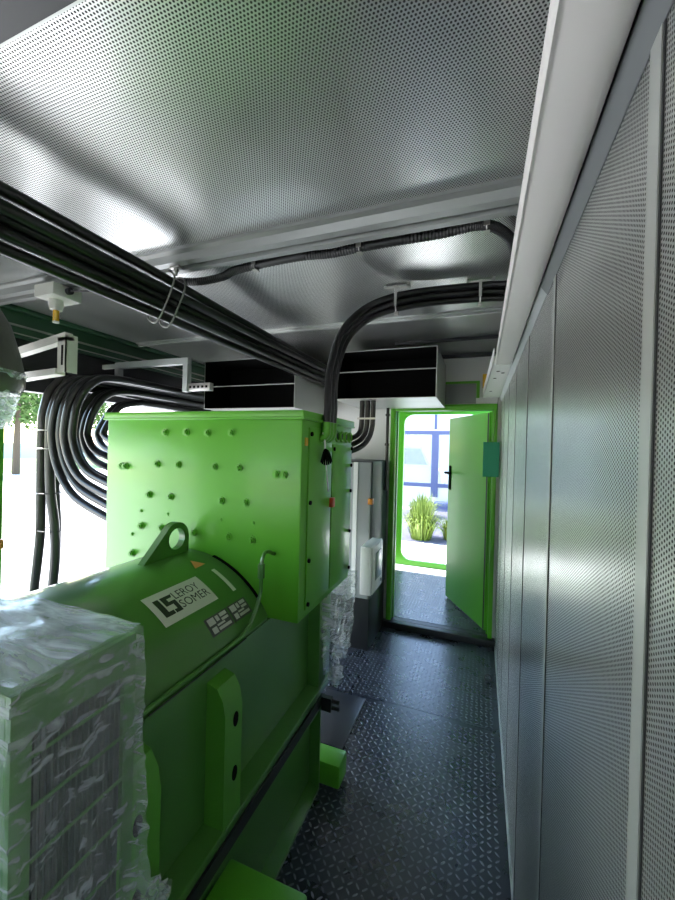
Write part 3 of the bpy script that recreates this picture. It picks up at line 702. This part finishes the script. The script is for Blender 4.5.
# walkway side of the terminal box
MB().box(bx1 - .001, bx1 + .006, 1.292, 1.522, .935, 1.625, .002).build('access_panel', GREEN, tb)
MB().box(bx1 - .001, bx1 + .006, 1.534, 1.790, .935, 1.565, .002).build('access_panel', GREEN, tb)
mb = MB().cyl((0, 0, 0), (.007, 0, 0), .0085, 8)
sc = proto(mb, 'black_screw', BLACKM, tb)
for i, (y, z) in enumerate([(1.305, 1.34), (1.305, 1.60), (1.305, 1.12), (1.305, .955), (1.780, 1.466), (1.780, 1.34), (1.780, 1.141), (1.780, .96), (1.545, 1.545), (1.780, 1.548)]):
    o = sc if i == 0 else sc.copy()
    if i: C.objects.link(o); o.parent = tb
    o.location = Vector((bx1 + .0055, y, z)) - g0
MB().box(bx1, bx1 + .022, 1.505, 1.535, 1.295, 1.335, .003).build('latch', REDO, tb)
MB().box(bx1, bx1 + .003, 1.262, 1.285, 1.555, 1.585).build('warning_tag', AMBER, tb, 0)
mb = MB()
def torus_ring(m, c, r, t, n=18):
    pts = [(c[0], c[1] + r * math.cos(2 * PI * i / n), c[2] + r * math.sin(2 * PI * i / n)) for i in range(n + 1)]
    return m.tube(pts, t, 8, 2, cap=False)
torus_ring(mb, (0, 0, 0), .021, .006)
gld = proto(mb, 'gland_ring', GREEN, tb)
for i, y in enumerate((1.53, 1.59, 1.65, 1.71, 1.765)):
    o = gld if i == 0 else gld.copy()
    if i: C.objects.link(o); o.parent = tb
    o.location = Vector((bx1 + .003, y, 1.602)) - g0
mb = MB().cyl((0, 0, 0), (.002, 0, 0), .018, 16)
hol = proto(mb, 'gland_hole', simple('gland_bore', (.03, .06, .03), .5), tb)
for i, y in enumerate((1.53, 1.59, 1.65, 1.71, 1.765)):
    o = hol if i == 0 else hol.copy()
    if i: C.objects.link(o); o.parent = tb
    o.location = Vector((bx1 + .0005, y, 1.602)) - g0
for y in (1.405, 1.440, 1.475): MB().tube([(bx1, y, 1.588), (bx1 + .010, y, 1.588), (bx1 + .0225, y, 1.600), (bx1 + .026, y, 1.618), (bx1 + .026, y, 1.652)], .0172, 14, 5).build('cable_entry', GREEN, tb)

# air housing with grille, at the near end
ax0, ax1, ay0, ay1, az0, az1 = -1.50, -.652, .362, .584, .456, 1.16
ah = MB().box(ax0, ax1 - .012, ay0, ay1, az0, az1, .004).box(ax1 - .012, ax1, ay0, ay0 + .030, az0, az1).box(ax1 - .012, ax1, ay1 - .026, ay1, az0, az1).box(ax1 - .012, ax1, ay0 + .03, ay1 - .026, az1 - .075, az1).box(ax1 - .012, ax1, ay0 + .03, ay1 - .026, az0, az0 + .05).build('air_housing', SHADEGREEN, gen, 20)
MB().box(ax1 - .0115, ax1 - .0105, ay0 + .03, ay1 - .026, az0 + .05, az1 - .075).build('grille_backing', BLACKM, ah, 0)
m = MB()
n = 15
for i in range(n):
    y = ay0 + .036 + (ay1 - ay0 - .066) * (i + .5) / n
    m.box(ax1 - .0105, ax1 - .001, y - .0016, y + .0016, az0 + .05, az1 - .075)
m.build('vertical_slat', simple('slat_grey', (.05, .075, .055), .5), ah, 0)
m = MB()
for i in range(7):
    z = az0 + .09 + (az1 - az0 - .20) * i / 6
    m.box(ax1 - .001, ax1 + .002, ay0 + .03, ay1 - .026, z - .003, z + .003)
m.build('horizontal_bar', SHADEGREEN, ah, 0)

# ------------------------------------------------------------------ plastic films
def draped(x0, x1, y0, y1, z0, z1, flare, amp, n=26):
    """film over a box: top and four sides, crumpled, wider towards the hem"""
    bm = MB()
    per = []
    rows = []
    cxm, cym = (x0 + x1) / 2, (y0 + y1) / 2
    def crumple(p, a):
        # creases: ridged noise stretched along slanting lines, on top of a soft swell
        q = Vector((p.x * 6 + p.z * 3, p.y * 9 + p.z * 4, p.z * 5 - p.y * 6))
        v = noise.noise_vector(q) * a * .8
        rdg = 1 - abs(noise.noise(q * 1.9 + Vector((3.1, 0, 0)))) * 2.4
        rd2 = 1 - abs(noise.noise(Vector((p.x * 20 - p.z * 14, p.y * 22 + p.z * 9, p.z * 8)))) * 2.6
        out = Vector((p.x - cxm, p.y - cym, (p.z - z1) * .2 + .1)).normalized()
        return p + v + out * a * (.55 * max(0, rdg) ** 3 + .4 * max(0, rd2) ** 3)
    # rings from centre of the top to the hem
    cxm, cym = (x0 + x1) / 2, (y0 + y1) / 2
    N = 4 * n
    def edge(t):
        t = (t % 1) * 4; k_ = int(t); f = t - k_
        return [(x0 + (x1 - x0) * f, y0), (x1, y0 + (y1 - y0) * f), (x1 - (x1 - x0) * f, y1), (x0, y1 - (y1 - y0) * f)][k_]
    for r in range(0, 9):
        s = r / 8
        rows.append([Vector((cxm + (edge(i / N)[0] - cxm) * s, cym + (edge(i / N)[1] - cym) * s, z1)) for i in range(N)])
    H_ = z1 - z0; nz_ = max(8, int(H_ / .011))
    for r in range(1, nz_ + 1):
        s = r / nz_
        fl = flare * s ** 1.6
        row = []
        for i in range(N):
            e = edge(i / N); d = Vector((e[0] - cxm, e[1] - cym, 0)).normalized()
            row.append(Vector((e[0], e[1], z1 - H_ * s)) + d * fl * (1 + .5 * math.sin(i * .9)))
        rows.append(row)
    V = [[bm.bm.verts.new(crumple(p, amp * (.25 if ri < 10 else .25 + .75 * min(1, (ri - 9) / 20)))) for p in row] for ri, row in enumerate(rows[1:], 1)]
    c = bm.bm.verts.new(crumple(Vector((cxm, cym, z1)), amp * .3))
    for i in range(N): bm.bm.faces.new((c, V[0][i], V[0][(i + 1) % N]))
    for A, B_ in zip(V, V[1:]):
        for i in range(N): bm.bm.faces.new((A[i], B_[i], B_[(i + 1) % N], A[(i + 1) % N]))
    return bm
pw_ = thing('plastic_wrap', 'crumpled clear plastic film wrapped over green air housing and grille', 'plastic film', (-1.07, .47, .46))
g_ = .009
draped(ax0 - g_, ax1 + g_, ay0 - g_, ay1 + g_, .475, az1 + .010, .020, .014, 60).build('film', FILM, pw_, 60)
m = MB()
for i in range(7):
    for j in range(4): pass
def tuft(m, c, r, n_=7):
    rows = []
    for i in range(n_ + 1):
        th = PI * i / n_
        row = []
        for k_ in range(14):
            ph = 2 * PI * k_ / 14
            p = Vector((math.sin(th) * math.cos(ph), math.sin(th) * math.sin(ph), math.cos(th)))
            rr = r * (.65 + .7 * noise.noise(p * 2.7 + Vector(c) * 9))
            row.append(m.bm.verts.new(Vector(c) + p * rr))
        rows.append(row)
    for A, B_ in zip(rows, rows[1:]):
        for k_ in range(14): m.bm.faces.new((A[k_], B_[k_], B_[(k_ + 1) % 14], A[(k_ + 1) % 14]))
    return m
tuft(MB(), (-.632, .635, .58), .035).build('film_corner', FILM, pw_, 60)
# second layer on the wrap's top, whitish blue standing in for reflected daylight
m = MB()
nx, ny = 40, 16
G = [[m.bm.verts.new(Vector((ax0 - .005 + (ax1 - ax0 + .012) * i / nx, ay0 - .005 + (ay1 - ay0 + .012) * j / ny, az1 + .018)) + noise.noise_vector(Vector((i * .23, j * .31, 2.))) * .007) for j in range(ny + 1)] for i in range(nx + 1)]
for i in range(nx):
    for j in range(ny): m.bm.faces.new((G[i][j], G[i + 1][j], G[i + 1][j + 1], G[i][j + 1]))
m.build('sheen_layer', FILMT, pw_, 60)

pb = thing('plastic_bag', 'clear plastic film tied around generator end under terminal box', 'plastic film', (-.64, 1.75, .45))
draped(-.80, -.598, 1.60, 1.93, .50, .90, -.055, .020, 26).build('film', FILMB, pb, 60)
m = tuft(MB(), (-.60, 1.64, .50), .055); tuft(m, (-.595, 1.70, .58), .04)
m.build('knot', FILMT, pb, 60)

# grimy wrapped filter at the open side
wf_ = thing('wrapped_filter', 'dark round filter wrapped in dull film beside white bracket', 'filter', (-2.16, 1.0, 1.64))
MB().lathe([(.06, 2.19), (.10, 2.17), (.15, 2.08), (.185, 1.95), (.205, 1.85), (.205, 1.80), (.185, 1.76)], -2.16, 1.0, 28).build('filter_body', GRIMY, wf_)
m = MB()
rows = []
for r in range(10):
    s = r / 9
    row = [Vector((-2.16 + (.21 - .06 * s) * math.cos(2 * PI * k_ / 40), 1.0 + (.21 - .06 * s) * math.sin(2 * PI * k_ / 40), 1.86 - .26 * s)) for k_ in range(40)]
    rows.append([m.bm.verts.new(p + noise.noise_vector(p * 11) * .022 * (s + .2)) for p in row])
for A, B_ in zip(rows, rows[1:]):
    for k_ in range(40): m.bm.faces.new((A[k_], B_[k_], B_[(k_ + 1) % 40], A[(k_ + 1) % 40]))
m.build('film_skirt', FILMT, wf_, 60)
MB().cyl((-2.16, 1.0, 2.18), (-2.16, 1.0, 2.345), .05, 16).build('filter_pipe', DKGREY, wf_)

single('latch_handle', MB().box(-2.68, -2.61, 1.335, 1.40, .905, .965, .012).cyl((-2.65, 1.37, .965), (-2.65, 1.37, 1.0), .014, 12), ORANGE, 'small orange-brown fitting on green post of open side', 'handle')

# ------------------------------------------------------------------ end wall equipment
cb = thing('switch_cabinet', 'tall grey cabinet between green box and doorway on black plinth', 'cabinet', (-.95, 3.04, .33))
MB().box(-1.25, -.762, 2.79, 3.285, .40, 1.455, .004).build('body', DKGREY, cb)
MB().box(-1.245, -.772, 2.765, 2.789, .41, 1.445, .004).build('door', GREYPAINT, cb)
MB().box(-.905, -.872, 2.758, 2.7645, .41, 1.445).build('reflection_strip', WHITE, cb, 0)  # white strip painted in for a bright reflection on the door
MB().box(-.785, -.748, 2.745, 2.790, 1.13, 1.175, .004).build('lock', ORANGE, cb)
single('cabinet_plinth', MB().box(-1.25, -.770, 2.80, 3.285, .0, .398, .004), BLACKST, 'black steel plinth under tall grey cabinet', 'plinth')
cbx = thing('control_box', 'small white control box with display fixed before grey cabinet', 'control box', (-.72, 2.6, .43))
MB().box(-.748, -.668, 2.47, 2.766, .555, .885, .006).build('body', WHITE, cbx)
MB().box(-.6685, -.660, 2.478, 2.747, .563, .877, .003).build('door', WHITE, cbx)
MB().box(-.6605, -.6575, 2.545, 2.70, .64, .83, .003).build('display', simple('display_grey', (.25, .28, .27), .3), cbx)
MB().box(-.6605, -.656, 2.70, 2.715, .59, .61).build('latch', BLACKST, cbx, 0)
single('wall_conduit', MB().cyl((-.745, 3.16, 1.20), (-.745, 3.16, 1.90), .0135, 12).box(-.762, -.728, 3.15, 3.18, 1.83, 1.85).box(-.762, -.728, 3.15, 3.18, 1.58, 1.60), BLACK, 'straight black conduit hanging down beside green doorway', 'conduit')
for i, w in enumerate(('outer', 'middle', 'inner')):
    d_ = .042 * i
    pts = [(-.748 - d_, 2.70, 1.904), (-.748 - d_, 2.70, 1.80), (-.752 - d_, 2.70, 1.71), (-.772 - d_ * .9, 2.69, 1.63 + d_ * .4), (-.815 - d_ * .7, 2.65, 1.565 + d_ * .8), (-.88 - d_ * .3, 2.50, 1.52 + d_), (-.93, 2.15, 1.50 + d_), (-.95, 1.815, 1.50 + d_)]
    single('curved_cable', MB().tube(pts, .0195, 12, 7), BLACK, '%s black cable curving down behind the green box near doorway' % w, 'cable', 'curved cables by the doorway')
single('cable_strap', MB().box(-.86, -.722, 2.672, 2.679, 1.765, 1.778), ZINC, 'thin metal strap across curved cables near doorway', 'strap')
# card hanging at the door
cd = thing('hanging_card', 'teal green card hanging on end of perforated wall by door', 'card', (.085, 3.18, 1.37))
MB().prism([(.018, 3.165), (.136, 3.19), (.136, 3.1915), (.018, 3.1665)], 2, 1.355, 1.625).build('card', TEAL, cd, 0)
MB().tube([(.085, 3.179, 1.62), (.10, 3.183, 1.75), (.115, 3.19, 1.93), (.118, 3.19, 1.968)], .002, 6, 4).build('string', BLACKST, cd)
# floor bits
single('floor_hatch', MB().box(-.875, -.625, 1.83, 2.255, .0005, .008, .002), simple('hatch_black', (.022, .024, .030), .35), 'smooth dark plate on tread floor beside generator base', 'plate')
m = MB().tube([(.085 + .022 * math.cos(a), 2.75, .028 + .022 * math.sin(a)) for a in [2 * PI * i / 14 for i in range(15)]], .006, 8, 2, cap=False)
single('lashing_ring', m, BLACKST, 'small black steel ring at foot of perforated wall', 'ring')
single('door_stop', MB().cyl((.105, 3.20, .0), (.105, 3.20, .025), .02, 12).cyl((.105, 3.20, .025), (.06, 3.17, .03), .006, 8), BLACKST, 'small black door stop beside black door sill', 'door stop')
# tie tails and string at the gland
kn = thing('tie_knot', 'black tie tails with white string dangling under arching cables', 'tie', (-.59, 1.40, 1.45))
MB().tube([(-.588, 1.39, 1.61), (-.583, 1.40, 1.57), (-.585, 1.405, 1.53)], .004, 6, 4).tube([(-.585, 1.405, 1.53), (-.583, 1.425, 1.45), (-.584, 1.45, 1.37)], .0028, 6, 4).build('string', WHITE, kn)
m = MB()
for i in range(7):
    a = -1.2 + i * .4
    m.tube([(-.583, 1.405, 1.545), (-.578, 1.405 + .03 * math.sin(a), 1.54 - .02 * math.cos(a)), (-.576, 1.405 + .06 * math.sin(a), 1.50 - .02 * math.cos(a))], .0035, 5, 3)
m.build('tie_tails', BLACKM, kn)

# ------------------------------------------------------------------ light, sky, camera
w = bpy.data.worlds.new('World'); scene.world = w; w.use_nodes = True
N, L = w.node_tree.nodes, w.node_tree.links
sky = N.new('ShaderNodeTexSky'); sky.sky_type = 'NISHITA'; sky.sun_disc = False
sky.sun_elevation = math.radians(58); sky.sun_rotation = math.radians(-76); sky.air_density = 1.3; sky.dust_density = .6; sky.ozone_density = 1.6
L.new(sky.outputs[0], N['Background'].inputs[0]); N['Background'].inputs[1].default_value = .30
sun = bpy.data.lights.new('Sun', 'SUN'); sun.energy = 6.0; sun.angle = math.radians(.6); sun.color = (1., .95, .88)
so = bpy.data.objects.new('Sun', sun); C.objects.link(so)
el, azx, azy = math.radians(58), -1., .02
d = Vector((azx * math.cos(el), azy * math.cos(el), math.sin(el)))
so.rotation_euler = d.to_track_quat('Z', 'Y').to_euler(); so.location = (-6, 2, 8)

cam = bpy.data.cameras.new('Camera'); co = bpy.data.objects.new('Camera', cam); C.objects.link(co)
cam.sensor_fit = 'VERTICAL'; cam.sensor_height = 36; cam.lens = 36 * 379.1 / 900; cam.clip_start = .01; cam.clip_end = 200
yaw, pitch, roll = math.radians(20.69), math.radians(-.313), math.radians(1.439)
f = Vector((-math.sin(yaw) * math.cos(pitch), math.cos(yaw) * math.cos(pitch), math.sin(pitch)))
r_ = Vector((math.cos(yaw), math.sin(yaw), 0)); u_ = r_.cross(f)
r2 = r_ * math.cos(roll) + u_ * math.sin(roll); u2 = -r_ * math.sin(roll) + u_ * math.cos(roll)
mat = Matrix((r2, u2, -f)).transposed().to_4x4(); mat.translation = (0, 0, 1.55)
co.matrix_world = mat
scene.camera = co
scene.view_settings.view_transform = 'Standard'; scene.view_settings.look = 'None'
scene.view_settings.gamma = 1; scene.view_settings.use_curve_mapping = False
scene.view_settings.exposure = 2.1
cy = scene.cycles
cy.use_denoising = True
cy.max_bounces = 10; cy.diffuse_bounces = 6; cy.glossy_bounces = 5; cy.transparent_max_bounces = 16
cy.sample_clamp_indirect = 8
